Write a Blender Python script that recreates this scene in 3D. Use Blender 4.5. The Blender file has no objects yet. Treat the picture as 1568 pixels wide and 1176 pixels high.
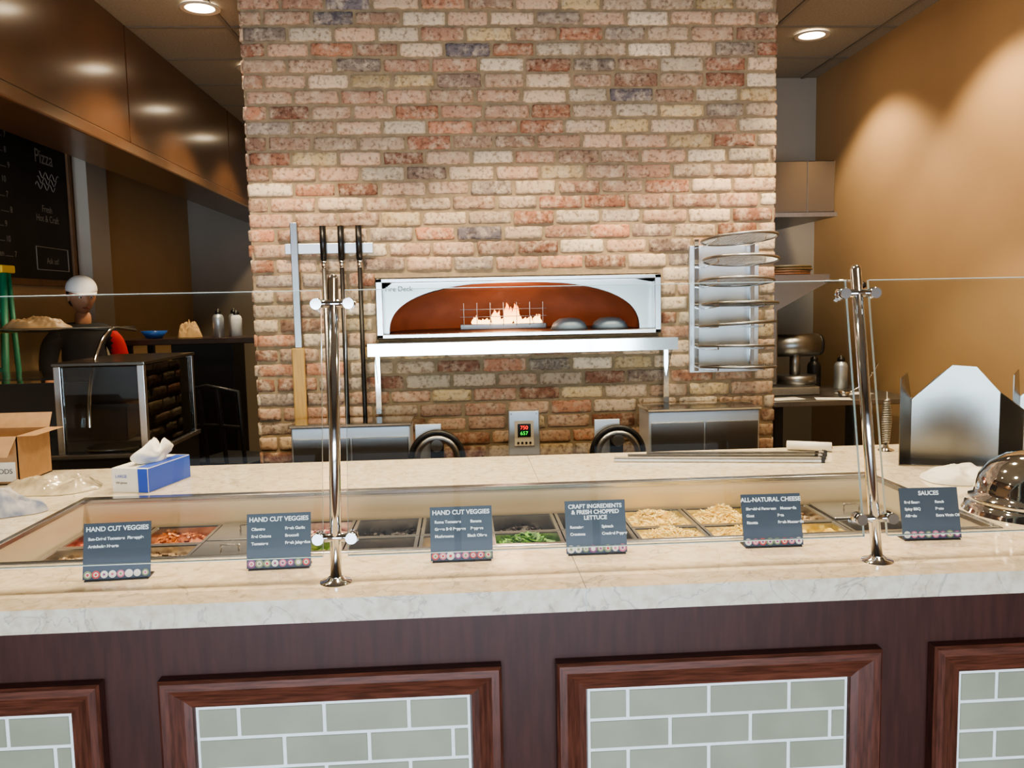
import bpy, bmesh, math, random
from mathutils import Vector, Matrix, noise
random.seed(7)
D=bpy.data; SC=bpy.context.scene; COL=bpy.context.collection
def s2l(c): return c/12.92 if c<=.04045 else ((c+.055)/1.055)**2.4
def rgb(r,g,b): return (s2l(r/255),s2l(g/255),s2l(b/255),1)
# ---------------------------------------------------------------- materials
def mat(name,col,rough=.5,metal=0,noise_amt=0,nscale=20,stretch=(1,1,1),bump=0,emis=None,estr=0,col2=None,spec=.5,coat=0,trans=0,coatr=.08):
    m=D.materials.new(name); m.use_nodes=True; nt=m.node_tree; b=nt.nodes['Principled BSDF']
    b.inputs['Base Color'].default_value=col; b.inputs['Roughness'].default_value=rough; b.inputs['Metallic'].default_value=metal
    b.inputs['Specular IOR Level'].default_value=spec; b.inputs['Coat Weight'].default_value=coat
    b.inputs['Coat Roughness'].default_value=coatr
    if trans: b.inputs['Transmission Weight'].default_value=trans
    if emis: b.inputs['Emission Color'].default_value=emis; b.inputs['Emission Strength'].default_value=estr
    if noise_amt or bump or col2:
        tc=nt.nodes.new('ShaderNodeTexCoord'); mp=nt.nodes.new('ShaderNodeMapping'); mp.inputs['Scale'].default_value=stretch
        nz=nt.nodes.new('ShaderNodeTexNoise'); nz.inputs['Scale'].default_value=nscale; nz.inputs['Detail'].default_value=6
        nt.links.new(tc.outputs['Object'],mp.inputs[0]); nt.links.new(mp.outputs[0],nz.inputs[0])
        if noise_amt or col2:
            r=nt.nodes.new('ShaderNodeValToRGB'); r.color_ramp.elements[0].position=.35; r.color_ramp.elements[1].position=.65
            c2=col2 or tuple(min(1,x*(1+noise_amt)) for x in col[:3])+(1,)
            c1=col if col2 else tuple(x*(1-noise_amt) for x in col[:3])+(1,)
            r.color_ramp.elements[0].color=c1; r.color_ramp.elements[1].color=c2
            nt.links.new(nz.outputs['Fac'],r.inputs[0]); nt.links.new(r.outputs[0],b.inputs['Base Color'])
        if bump:
            bp=nt.nodes.new('ShaderNodeBump'); bp.inputs['Strength'].default_value=bump; bp.inputs['Distance'].default_value=.01
            nt.links.new(nz.outputs['Fac'],bp.inputs['Height']); nt.links.new(bp.outputs[0],b.inputs['Normal'])
    return m
STEEL=mat('stainless_steel',rgb(196,198,201),.24,1,.02,6,(1,1,30))
STEELP=mat('polished_steel',rgb(215,215,215),.1,1)
STEELD=mat('dull_steel',rgb(150,150,150),.35,1,.06,8,(30,1,1))
STEELS=mat('satin_steel_sheet',rgb(122,120,116),.22,1)
STEELH=mat('hood_steel',rgb(140,144,150),.2,1)
STEELB=mat('brushed_steel_panel',rgb(205,212,220),.4,.75,.02,6,(1,1,30))
STEELW=mat('well_liner',rgb(228,215,190),.35,.15)
CHROME=mat('chrome',rgb(225,225,225),.05,1)
BLACK=mat('black_plastic',rgb(22,22,24),.35)
BLACKM=mat('black_painted_metal',rgb(30,29,30),.4,.3)
DARKTOP=mat('dark_table_top',rgb(60,45,38),.25,0,.2,8,(1,12,1))
WOODP=mat('bulkhead_wood_panel',rgb(84,58,38),.3,0,.15,3,(6,1,1),coat=.7,coatr=.16)
WOODH=mat('cherry_wood_rail',rgb(94,54,40),.36,0,.35,14,(1,8,12),coat=.15)
WOODV=mat('cherry_wood_stile',rgb(88,50,38),.36,0,.35,14,(12,8,1),coat=.15)
WOODB=mat('counter_body_wood',rgb(66,36,28),.45,0,.18,8,(8,1,1),spec=.35)
WOODL=mat('light_wood',rgb(180,145,85),.5,0,.15,8,(20,20,1))
ORANGE=mat('orange_wall_paint',rgb(180,149,110),.6,0,.03,3,bump=.03)
GREYW=mat('grey_wall_paint',rgb(142,132,118),.6,0,.03,3)
PALE=mat('pale_trim_paint',rgb(180,170,155),.5)
GRID=mat('ceiling_grid_paint',rgb(120,112,100),.6)
WHITE=mat('white_paper',rgb(235,232,225),.6,0,.03,30)
CARDB=mat('cardboard',rgb(170,134,98),.8,0,.08,30)
BLUE=mat('blue_print',rgb(45,85,195),.4)
SLATE=mat('card_slate',rgb(62,70,82),.45)
TXT=mat('card_text_white',rgb(245,245,245),.5)
GROUT=mat('grout_white',rgb(232,236,232),.8,0,.04,60)
TILE=mat('sage_glass_tile',rgb(156,157,135),.08,0,.07,7,coat=.5)
EMW=mat('downlight_lens',rgb(255,240,210),.5,emis=rgb(255,232,195),estr=14)
TERRA=mat('oven_terracotta',rgb(156,100,78),.7,0,.12,9)
# glass
def glassmat(name,tint):
    m=D.materials.new(name); m.use_nodes=True; nt=m.node_tree; nt.nodes.clear()
    o=nt.nodes.new('ShaderNodeOutputMaterial'); mx=nt.nodes.new('ShaderNodeMixShader'); t=nt.nodes.new('ShaderNodeBsdfTransparent'); g=nt.nodes.new('ShaderNodeBsdfGlossy'); f=nt.nodes.new('ShaderNodeFresnel')
    f.inputs[0].default_value=1.55; t.inputs[0].default_value=tint; g.inputs['Roughness'].default_value=.01
    nt.links.new(f.outputs[0],mx.inputs[0]); nt.links.new(t.outputs[0],mx.inputs[1]); nt.links.new(g.outputs[0],mx.inputs[2]); nt.links.new(mx.outputs[0],o.inputs[0])
    return m
GLASS=glassmat('clear_glass',(.945,.965,.955,1))
GEDGE=mat('glass_polished_edge',rgb(200,215,205),.2,0)
# marble
def marble():
    m=mat('quartz_marble',rgb(226,212,186),.09,0); nt=m.node_tree; b=nt.nodes['Principled BSDF']
    tc=nt.nodes.new('ShaderNodeTexCoord')
    n1=nt.nodes.new('ShaderNodeTexNoise'); n1.inputs['Scale'].default_value=7; n1.inputs['Detail'].default_value=8; n1.inputs['Distortion'].default_value=1.2
    r1=nt.nodes.new('ShaderNodeValToRGB'); e=r1.color_ramp.elements; e[0].position=.488; e[0].color=(1,1,1,1); e[1].position=.512; e[1].color=(1,1,1,1)
    k=e.new(.5); k.color=(.42,.44,.5,1)
    n2=nt.nodes.new('ShaderNodeTexNoise'); n2.inputs['Scale'].default_value=45; n2.inputs['Detail'].default_value=4
    r2=nt.nodes.new('ShaderNodeValToRGB'); r2.color_ramp.elements[0].position=.3; r2.color_ramp.elements[0].color=rgb(208,192,164); r2.color_ramp.elements[1].position=.6; r2.color_ramp.elements[1].color=rgb(228,216,194)
    mx=nt.nodes.new('ShaderNodeMix'); mx.data_type='RGBA'; mx.blend_type='MULTIPLY'; mx.inputs[0].default_value=.6
    nt.links.new(tc.outputs['Object'],n1.inputs[0]); nt.links.new(tc.outputs['Object'],n2.inputs[0])
    nt.links.new(n1.outputs['Fac'],r1.inputs[0]); nt.links.new(n2.outputs['Fac'],r2.inputs[0])
    nt.links.new(r2.outputs[0],mx.inputs[6]); nt.links.new(r1.outputs[0],mx.inputs[7]); nt.links.new(mx.outputs[2],b.inputs['Base Color'])
    return m
MARB=marble()
def tilegrid(name,cA,cG,size,rough,mortar=.015):
    m=mat(name,cA,rough); nt=m.node_tree; b=nt.nodes['Principled BSDF']
    tc=nt.nodes.new('ShaderNodeTexCoord'); br=nt.nodes.new('ShaderNodeTexBrick'); br.offset=0; br.inputs['Scale'].default_value=1
    br.inputs['Brick Width'].default_value=size; br.inputs['Row Height'].default_value=size; br.inputs['Mortar Size'].default_value=mortar
    br.inputs['Color1'].default_value=cA; br.inputs['Color2'].default_value=tuple(x*.93 for x in cA[:3])+(1,); br.inputs['Mortar'].default_value=cG
    nt.links.new(tc.outputs['Object'],br.inputs[0]); nt.links.new(br.outputs[0],b.inputs['Base Color'])
    return m
CEILM=mat('ceiling_tile',rgb(140,132,118),.9,0,.12,90,bump=.2)
FLOORM=tilegrid('floor_tile',rgb(110,85,68),rgb(60,50,45),.3,.3,.006)
# ---------------------------------------------------------------- helpers
def link(o,parent=None,m=None):
    COL.objects.link(o)
    if parent: o.parent=parent
    if m: 
        for mm in (m if isinstance(m,(list,tuple)) else [m]): o.data.materials.append(mm)
    return o
def grp(name):
    e=D.objects.new(name,None); e.empty_display_size=.1; COL.objects.link(e); return e
def mesh(name,vs,fs,m=None,parent=None,smooth=False,mi=None):
    me=D.meshes.new(name); me.from_pydata([tuple(v) for v in vs],[],fs); me.update()
    o=D.objects.new(name,me); link(o,parent,m)
    if smooth:
        for p in me.polygons: p.use_smooth=True
    if mi:
        for p,i in zip(me.polygons,mi): p.material_index=i
    return o
def box(name,x0,x1,y0,y1,z0,z1,m,parent=None,bev=0,M=None):
    bm=bmesh.new(); bmesh.ops.create_cube(bm,size=1)
    for v in bm.verts: v.co=Vector(((x0+x1)/2+v.co.x*(x1-x0),(y0+y1)/2+v.co.y*(y1-y0),(z0+z1)/2+v.co.z*(z1-z0)))
    if bev: bmesh.ops.bevel(bm,geom=bm.edges[:],offset=bev,segments=2,affect='EDGES',profile=.5)
    if M: bm.transform(M)
    me=D.meshes.new(name); bm.to_mesh(me); bm.free(); return link(D.objects.new(name,me),parent,m)
def cyl(name,p0,p1,r,m,parent=None,r2=None,seg=20,smooth=True):
    p0=Vector(p0);p1=Vector(p1);d=p1-p0; bm=bmesh.new()
    M=Matrix.Translation((p0+p1)/2)@d.to_track_quat('Z','Y').to_matrix().to_4x4()
    bmesh.ops.create_cone(bm,cap_ends=True,segments=seg,radius1=r,radius2=r if r2 is None else r2,depth=d.length,matrix=M)
    for f in bm.faces: f.smooth=smooth and len(f.verts)==4
    me=D.meshes.new(name); bm.to_mesh(me); bm.free(); return link(D.objects.new(name,me),parent,m)
def lathe(name,prof,c,m,parent=None,seg=48,axis='Z',smooth=True):
    vs=[];fs=[];n=len(prof)
    for i in range(seg):
        a=2*math.pi*i/seg
        for r,z in prof: vs.append((c[0]+r*math.cos(a),c[1]+r*math.sin(a),c[2]+z) if axis=='Z' else (c[0]+r*math.cos(a),c[1]+z,c[2]+r*math.sin(a)))
    for i in range(seg):
        j=(i+1)%seg
        for k in range(n-1): fs.append((i*n+k,j*n+k,j*n+k+1,i*n+k+1))
    return mesh(name,vs,fs,m,parent,smooth)
def tube(name,pts,r,m,parent=None,cyclic=False,res=3):
    cu=D.curves.new(name,'CURVE'); cu.dimensions='3D'; cu.bevel_depth=r; cu.bevel_resolution=res; cu.use_fill_caps=True
    paths=pts if isinstance(pts[0][0],(tuple,list,Vector)) else [pts]
    for pp in paths:
        sp=cu.splines.new('POLY'); sp.points.add(len(pp)-1); sp.use_cyclic_u=cyclic
        for q,p in zip(sp.points,pp): q.co=(*p,1)
    t=D.objects.new('tmp',cu); COL.objects.link(t); dg=bpy.context.evaluated_depsgraph_get(); me=D.meshes.new_from_object(t.evaluated_get(dg)); D.objects.remove(t)
    for p in me.polygons: p.use_smooth=True
    me.name=name; me.materials.clear(); return link(D.objects.new(name,me),parent,m)
def text(name,body,size,M,m,parent,align='CENTER',bold=0):
    cu=D.curves.new(name,'FONT'); cu.body=body; cu.size=size; cu.align_x=align; cu.extrude=.0002; cu.offset=bold; cu.space_line=1.0
    t=D.objects.new('tmp',cu); COL.objects.link(t); dg=bpy.context.evaluated_depsgraph_get(); me=D.meshes.new_from_object(t.evaluated_get(dg)); D.objects.remove(t)
    me.transform(M); me.name=name; me.materials.clear(); return link(D.objects.new(name,me),parent,m)
def crumple(nm,c,w,d,h,m,seed,rot=0,fr=9):
    """crumpled sheet: height-field, irregular outline, ridged folds"""
    g=grp(nm); nx,ny=64,40; vs=[];fs=[]; R_=Matrix.Rotation(rot,3,'Z')
    for j in range(ny+1):
        for i in range(nx+1):
            a=i/nx*2-1; b=j/ny*2-1
            x=a*math.sqrt(1-b*b/2.4); y=b*math.sqrt(1-a*a/2.4)
            k=1+.25*noise.noise(Vector((x*1.3,y*1.3,seed)))
            X,Y=x*w*k,y*d*k
            e=max(0,1-max(abs(a),abs(b))**3)
            rd=0
            for o_,am in ((1,1),(2.1,.55),(4.3,.28)): rd+=am*(1-2.2*abs(noise.noise(Vector((X*fr*o_,Y*fr*o_*1.3,seed+o_)))))
            z=h*e*max(.08,.35+.38*rd)+.0015
            p=R_@Vector((X,Y,0)); vs.append((c[0]+p.x,c[1]+p.y,c[2]+z))
    for j in range(ny):
        for i in range(nx): q=j*(nx+1)+i; fs.append((q,q+1,q+nx+2,q+nx+1))
    mesh('crumpled_body',vs,fs,m,g,True); return g
RX=Matrix.Rotation(math.radians(90),4,'X')
# ---------------------------------------------------------------- room shell
CZ=3.0
box('floor',-2.7,2.6,-4,8.6,-.05,0,FLOORM)
box('ceiling',-2.7,2.6,-4,8.6,CZ,CZ+.05,CEILM)
box('wall_left',-2.7,-2.6,-4,8.6,0,CZ,ORANGE)
box('wall_right',2.5,2.6,-4,6.0,0,CZ,ORANGE)
box('wall_back_right',-.9,2.5,5.9,6.0,0,CZ,GREYW)
box('wall_partition',-.98,-.9,5.15,8.6,0,CZ,GREYW)
box('wall_back_left',-2.6,-.98,8.5,8.6,0,CZ,GREYW)
wf=grp('wall_front')
box('sill',-2.6,2.5,-4,-3.9,0,.12,GREYW,wf); box('header',-2.6,2.5,-4,-3.9,2.5,CZ,GREYW,wf)
wn=grp('window_1')
for i in range(5): box('mullion_%d'%i,-2.6+i*1.25,-2.54+i*1.25,-3.99,-3.91,.12,2.5,BLACKM,wn)
box('transom',-2.6,2.5,-3.99,-3.91,1.45,1.5,BLACKM,wn)
box('trim_1',-2.59,-2.5,6.02,6.35,0,CZ,PALE)
cg=grp('ceiling_grid')
for i in range(9): box('tee_y%d'%i,-2.4+i*.6-.012,-2.4+i*.6+.012,0,8.5,CZ-.006,CZ-.001,GRID,cg)
for j in range(14): box('tee_x%d'%j,-2.59,2.49,.6+j*.6-.012,.6+j*.6+.012,CZ-.005,CZ-.0015,GRID,cg)
LC=(1,.785,.53)
def downlight(x,y,e,size=112,blend=.4,col=LC):
    g=grp('recessed_downlight')
    lathe('trim_ring',[(.075,-.002),(.098,-.006),(.1,-.012),(.09,-.014),(.072,-.01)],(x,y,CZ-.008),PALE,g,32)
    lathe('lens',[(.0,-.008),(.072,-.008)],(x,y,CZ-.008),EMW,g,32)
    l=D.lights.new('lamp','SPOT'); l.energy=e; l.spot_size=math.radians(size); l.spot_blend=blend; l.color=col; l.shadow_soft_size=.06
    o=D.objects.new('lamp',l); COL.objects.link(o); o.location=(x,y,CZ-.04); o.parent=g
for x in (-.75,.3,1.3): downlight(x,3.42,128,94,.3)
for x in (-1.5,0,1.5): downlight(x,2.2,112)
for y,e in ((4.46,95),(5.55,80),(6.65,70),(7.75,60)): downlight(-1.25,y,e)
downlight(2.05,4.91,72); downlight(2.05,3.75,80)
# storefront daylight from behind the camera: area lamp added low, clear of pane reflections
a=D.lights.new('storefront_daylight','AREA'); a.shape='RECTANGLE'; a.size=4.8; a.size_y=1.3; a.energy=112; a.color=(.70,.84,1); a.spread=math.radians(90)
ao=D.objects.new('storefront_daylight',a); COL.objects.link(ao); ao.location=(0,-3.8,.8); ao.rotation_euler=(math.radians(84),0,0)
w=D.worlds.new('w'); SC.world=w; w.use_nodes=True; w.node_tree.nodes['Background'].inputs[0].default_value=(.8,.88,1,1); w.node_tree.nodes['Background'].inputs[1].default_value=.4
# bulkhead
bh=grp('wood_bulkhead')
for i,y in enumerate([.75,2.75,4.75,6.75]):
    box('panel_%d'%i,-1.75,-1.73,y+.006,min(y+1.994,8.48),2.39,CZ-.002,WOODP,bh,.003)
box('core',-2.03,-1.752,.75,8.48,2.34,CZ-.002,BLACKM,bh)
box('bottom_fascia',-2.05,-1.715,.75,8.48,2.32,2.385,WOODP,bh,.01)
# ---------------------------------------------------------------- brick column
PAL=[(210,184,156)]*7+[(202,168,140)]*7+[(190,154,128)]*6+[(224,205,178)]*5+[(178,138,114)]*5+[(152,106,84)]*3+[(208,182,138)]*4+[(118,110,112)]*1+[(160,144,130)]*3+[(192,136,106)]*3+[(140,118,104)]*1
def brick_mat():
    m=mat('reclaimed_brick',(.5,.3,.2,1),.85); nt=m.node_tree; b=nt.nodes['Principled BSDF']
    at=nt.nodes.new('ShaderNodeVertexColor'); at.layer_name='Col'
    tc=nt.nodes.new('ShaderNodeTexCoord'); n=nt.nodes.new('ShaderNodeTexNoise'); n.inputs['Scale'].default_value=16; n.inputs['Detail'].default_value=8; n.inputs['Roughness'].default_value=.7
    r=nt.nodes.new('ShaderNodeValToRGB'); r.color_ramp.elements[0].position=.46; r.color_ramp.elements[0].color=(0,0,0,1); r.color_ramp.elements[1].position=.68; r.color_ramp.elements[1].color=(.8,.8,.8,1)
    mx=nt.nodes.new('ShaderNodeMix'); mx.data_type='RGBA'; mx.inputs[7].default_value=rgb(216,198,172)
    n2=nt.nodes.new('ShaderNodeTexNoise'); n2.inputs['Scale'].default_value=60; n2.inputs['Detail'].default_value=5
    r2=nt.nodes.new('ShaderNodeValToRGB'); r2.color_ramp.elements[0].position=.3; r2.color_ramp.elements[0].color=(.38,.33,.31,1); r2.color_ramp.elements[1].position=.5; r2.color_ramp.elements[1].color=(1,1,1,1)
    m2=nt.nodes.new('ShaderNodeMix'); m2.data_type='RGBA'; m2.blend_type='MULTIPLY'; m2.inputs[0].default_value=.85
    bp=nt.nodes.new('ShaderNodeBump'); bp.inputs['Strength'].default_value=.6; bp.inputs['Distance'].default_value=.006
    L=nt.links.new
    L(tc.outputs['Object'],n.inputs[0]);L(tc.outputs['Object'],n2.inputs[0]);L(n.outputs[0],r.inputs[0]);L(r.outputs[0],mx.inputs[0]);L(at.outputs[0],mx.inputs[6])
    L(mx.outputs[2],m2.inputs[6]);L(n2.outputs[0],r2.inputs[0]);L(r2.outputs[0],m2.inputs[7]);L(m2.outputs[2],b.inputs['Base Color']);L(n2.outputs[0],bp.inputs['Height']);L(bp.outputs[0],b.inputs['Normal'])
    return m
BRICK=brick_mat()
MORT=mat('mortar',rgb(150,132,106),.95,0,.14,25,bump=.6)
BX0,BX1,BY=-1.0,1.58,4.2
HOLE=(-.41,1.0,1.33,1.63)
def shift(v,to3):
    n=Vector(to3(0,0,1))-Vector(to3(0,0,0)); o=Vector(to3(0,0,0)); v=Vector(v); return tuple(v-n*((v-o).dot(n)+.002))
def bricks(name,W,H,to3,holes,parent):
    vs=[];fs=[];cols=[]
    ch=.0722; bw=.215; row=0; z=0
    while z<H-.01:
        off=(-bw/2 if row%2 else 0)+random.uniform(-.012,.012); x=off
        while x<W:
            L=bw*random.uniform(.92,1.08)
            a0=max(x+.006,0); a1=min(x+L-.006,W); z0=z+.005+random.uniform(-.003,.003); z1=min(z+ch-.005+random.uniform(-.004,.002),H)
            x+=L
            segs=[(a0,a1)]
            for (hx0,hx1,hz0,hz1) in holes:
                if z1>hz0 and z0<hz1:
                    ns=[]
                    for s0,s1 in segs:
                        if s1<=hx0 or s0>=hx1: ns.append((s0,s1)); continue
                        if s0<hx0: ns.append((s0,hx0))
                        if s1>hx1: ns.append((hx1,s1))
                    segs=ns
            for s0,s1 in segs:
                if s1-s0<.02: continue
                nx=max(3,int((s1-s0)/.016)); nz=5; base=len(vs); seed=Vector((random.random()*99,random.random()*99,0))
                dep=random.uniform(.012,.022)
                c=random.choice(PAL); k=random.uniform(.82,1.1); cc=tuple(s2l(min(1,q/255*k)) for q in c)
                for j in range(nz+1):
                    for i in range(nx+1):
                        fx=i/nx; fz=(0,.09,.36,.64,.91,1)[j]
                        px=s0+(s1-s0)*fx; pz=z0+(z1-z0)*fz
                        nn=noise.noise(Vector((px*22,pz*22,0))+seed); n3=noise.noise(Vector((px*60,pz*60,3))+seed)
                        d=dep+.003*nn+.0015*n3
                        if i in(0,nx) or j in(0,nz):
                            d=dep*.72+.004*nn
                            if i in(0,nx): px+=(1 if i==0 else -1)*(.001+.010*max(0,nn+n3*.6))
                            if j in(0,nz): pz+=(1 if j==0 else -1)*(.0005+.010*max(0,nn*.8+n3*.8))
                            if i in(0,nx) and j in(0,nz): px+=(1 if i==0 else -1)*.003; pz+=(1 if j==0 else -1)*.002
                        vs.append(to3(px,pz,d)); 
                for j in range(nz):
                    for i in range(nx):
                        q=base+j*(nx+1)+i; fs.append((q,q+1,q+nx+2,q+nx+1)); cols.append(cc)
                ring=[base+i for i in range(nx+1)]+[base+j*(nx+1)+nx for j in range(1,nz+1)]+[base+nz*(nx+1)+i for i in range(nx-1,-1,-1)]+[base+j*(nx+1) for j in range(nz-1,0,-1)]
                b2=len(vs)
                for q in ring: vs.append(shift(vs[q],to3))
                n=len(ring)
                for kk in range(n):
                    k2=(kk+1)%n; fs.append((ring[kk],b2+kk,b2+k2,ring[k2])); cols.append(cc)
        z+=ch; row+=1
    o=mesh(name,vs,fs,BRICK,parent,True)
    ca=o.data.color_attributes.new('Col','FLOAT_COLOR','CORNER')
    for p,c in zip(o.data.polygons,cols):
        for li in p.loop_indices: ca.data[li].color=(*c,1)
    return o
bc=grp('wall_brick_column')
bricks('bricks_front',BX1-BX0,CZ-.01,lambda x,z,d:(BX0+x,BY-d+.012,z),[(HOLE[0]-BX0,HOLE[1]-BX0,HOLE[2],HOLE[3])],bc)
bricks('bricks_side_l',.9,CZ-.01,lambda x,z,d:(BX0-d+.012,BY+.9-x,z),[],bc)
bricks('bricks_side_r',.9,CZ-.01,lambda x,z,d:(BX1+d-.012,BY+x,z),[],bc)
Y0,Y1=BY+.004,BY+.05
box('mortar_low',BX0+.006,BX1-.006,Y0,Y1,0,HOLE[2],MORT,bc); box('mortar_top',BX0+.006,BX1-.006,Y0,Y1,HOLE[3],CZ-.002,MORT,bc)
box('mortar_l',BX0+.006,HOLE[0],Y0,Y1,HOLE[2],HOLE[3],MORT,bc); box('mortar_r',HOLE[1],BX1-.006,Y0,Y1,HOLE[2],HOLE[3],MORT,bc)
box('side_l',BX0+.006,BX0+.05,Y1,BY+.9,0,CZ-.002,MORT,bc); box('side_r',BX1-.05,BX1-.006,Y1,BY+.9,0,CZ-.002,MORT,bc)
box('back',BX0,BX1,BY+.9,BY+.94,0,CZ-.002,GREYW,bc)
# ---------------------------------------------------------------- oven
ov=grp('pizza_oven')
x0,x1,z0,z1=-.405,.995,1.335,1.625
t=.020
for n,q in (('frame_top',(x0,x1,z1-t,z1)),('frame_bottom',(x0,x1,z0,z0+t)),('frame_left',(x0,x0+t*1.6,z0,z1)),('frame_right',(x1-t*1.6,x1,z0,z1))):
    box(n,q[0],q[1],BY-.035,BY+.05,q[2],q[3],STEEL,ov,.003)
ax,aw,az0,ah=.275,.625,z0+t,.244
def arch(t_,s=1.0,n=2.5):
    c,s_=math.cos(t_),math.sin(t_); return (ax+aw*s*math.copysign(abs(c)**(2/n),c),az0+ah*s*abs(s_)**(2/n))
N=48; vs=[];fs=[]
for i in range(N+1):
    tt=math.pi*i/N; px,pz=arch(tt); c,s_=math.cos(tt),math.sin(tt)
    hx=(x1-t*1.6-ax); lx=(ax-x0-t*1.6); hz=z1-t-az0
    kx=(hx/c if c>1e-6 else (lx/-c if c<-1e-6 else 1e9)); kz=hz/s_ if s_>1e-6 else 1e9; k=min(kx,kz)
    vs+= [(px,BY+.03,pz),(ax+k*c,BY+.03,az0+k*s_),(px,BY+.06,pz)]
for i in range(N):
    a_=i*3;b_=a_+3; fs+=[(a_,a_+1,b_+1,b_),(a_+2,a_,b_,b_+2)]
FACE=mat('oven_face_steel',rgb(172,174,172),.28,.95)
mesh('arch_face',vs,fs,FACE,ov)
vs=[];fs=[]; rings=[(BY+.06,1),(BY+.2,1.05),(BY+.45,1.02),(BY+.65,.9),(BY+.8,.55),(BY+.84,.05)]
for y,s in rings:
    for i in range(N+1):
        px,pz=arch(math.pi*i/N,s); vs.append((px,y,pz))
for r in range(len(rings)-1):
    for i in range(N): q=r*(N+1)+i; fs.append((q,q+1,q+N+2,q+N+1))
mesh('oven_dome',vs,fs,TERRA,ov,True)
box('oven_hearth',x0+.05,x1-.05,BY+.03,BY+.86,z0+.002,z0+t-.001,mat('hearth_stone',rgb(105,72,58),.7,0,.15,12),ov)
box('shelf',-.435,1.035,BY-.2,BY-.012,1.275,1.318,STEEL,ov,.004)
box('shelf_lip',-.435,1.035,BY-.205,BY-.2,1.26,1.318,STEELP,ov)
for n,x in (('bracket_left',-.42),('bracket_right',1.0)):
    box(n,x,x+.028,BY-.06,BY-.012,.97,1.275,STEELP,ov,.002)
    mesh(n+'_gusset',[(x+.012,BY-.19,1.275),(x+.012,BY-.06,1.275),(x+.012,BY-.06,1.12),(x+.016,BY-.19,1.275),(x+.016,BY-.06,1.275),(x+.016,BY-.06,1.12)],[(0,1,2),(5,4,3),(0,3,4,1),(1,4,5,2),(2,5,3,0)],STEELP,ov)
text('maker_label','Fire Deck',.034,Matrix.Translation((-.365,BY+.028,1.565))@RX,BLACK,ov,'LEFT',.0004)
fy=BY+.42; fx0,fx1=.0,.47; fb=z0+t
box('burner_box',fx0,fx1,fy,fy+.1,fb,fb+.03,STEELD,ov,.003)
bars=[]
for i in range(7):
    x=fx0+.02+(fx1-fx0-.04)*i/6; bars.append([(x,fy-.01,fb+.02),(x,fy-.01,fb+.145)])
for z in (fb+.07,fb+.11): bars.append([(fx0,fy-.01,z),(fx1,fy-.01,z)])
tube('burner_guard',bars,.002,STEELD,ov)
FL=D.materials.new('flame'); FL.use_nodes=True; nt=FL.node_tree; nt.nodes.clear(); o_=nt.nodes.new('ShaderNodeOutputMaterial'); e_=nt.nodes.new('ShaderNodeEmission'); g_=nt.nodes.new('ShaderNodeTexCoord'); sx=nt.nodes.new('ShaderNodeSeparateXYZ'); rr=nt.nodes.new('ShaderNodeValToRGB')
rr.color_ramp.elements[0].color=(1,.62,.24,1); rr.color_ramp.elements[1].color=(1,.2,.03,1); rr.color_ramp.elements[1].position=.8; e_.inputs[1].default_value=7
nt.links.new(g_.outputs['Generated'],sx.inputs[0]); nt.links.new(sx.outputs[2],rr.inputs[0]); nt.links.new(rr.outputs[0],e_.inputs[0]); nt.links.new(e_.outputs[0],o_.inputs[0])
vs=[];fs=[]
for i in range(34):
    cx=fx0+.03+(fx1-fx0-.06)*random.random(); cy=fy+.03+.05*random.random(); h=random.uniform(.025,.055)+(.065 if abs(cx-.29)<.035 else .03 if abs(cx-.2)<.03 else 0); r0=random.uniform(.007,.014)
    b0=len(vs); S=8; lv=7; lean=random.uniform(-.012,.012)
    for k in range(lv):
        f=k/(lv-1); rad=r0*(1-f)**.8*(1+1.3*math.sin(f*2.6))*(1 if k else .6)
        for j in range(S): a_=2*math.pi*j/S; vs.append((cx+lean*f*f+rad*math.cos(a_)+.004*math.sin(f*9),cy+rad*math.sin(a_),fb+.025+h*f))
    for k in range(lv-1):
        for j in range(S): fs.append((b0+k*S+j,b0+k*S+(j+1)%S,b0+(k+1)*S+(j+1)%S,b0+(k+1)*S+j))
mesh('flames',vs,fs,FL,ov,True)
pl=D.lights.new('fire_glow','POINT'); pl.energy=3.6; pl.color=(1,.62,.40); pl.shadow_soft_size=.08; po=D.objects.new('fire_glow',pl); COL.objects.link(po); po.location=(.24,fy-.14,fb+.14); po.parent=ov
BG=mat('blue_grey_enamel',rgb(125,145,160),.4)
for x in (.56,.77):
    lathe('oven_dish',[(0,.06),(.05,.055),(.08,.035),(.098,.0),(.0,0)],(x,BY+.16,fb+.001),BG,grp('inverted_bowl'),32)
cp=grp('wall_oven_control_panel')
box('case',.225,.38,BY-.045,BY+.004,.74,.965,STEELB,cp,.006); box('display_bezel',.255,.35,BY-.049,BY-.045,.79,.915,mat('panel_cream',rgb(215,205,185),.5),cp,.001)
box('display',.27,.335,BY-.052,BY-.049,.835,.9,BLACK,cp)
RED=mat('led_red',rgb(255,40,20),.5,emis=rgb(255,40,20),estr=3); GRN=mat('led_green',rgb(40,230,60),.5,emis=rgb(40,230,60),estr=2)
text('led_set','750',.026,Matrix.Translation((.302,BY-.053,.873))@RX,RED,cp); text('led_temp','657',.026,Matrix.Translation((.302,BY-.053,.845))@RX,GRN,cp)
for i in range(4): cyl('button_%d'%i,(.272+i*.02,BY-.053,.805),(.272+i*.02,BY-.049,.805),.006,BLACK,cp,seg=12)
cyl('screw_l',(.24,BY-.048,.95),(.24,BY-.044,.95),.005,STEELD,cp); cyl('screw_r',(.365,BY-.048,.95),(.365,BY-.044,.95),.005,STEELD,cp)
mb=grp('wall_magnetic_tool_bar'); box('bar',-.83,-.41,BY-.03,BY+.002,1.75,1.80,STEELB,mb,.003)
g=grp('oven_brush')
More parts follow.
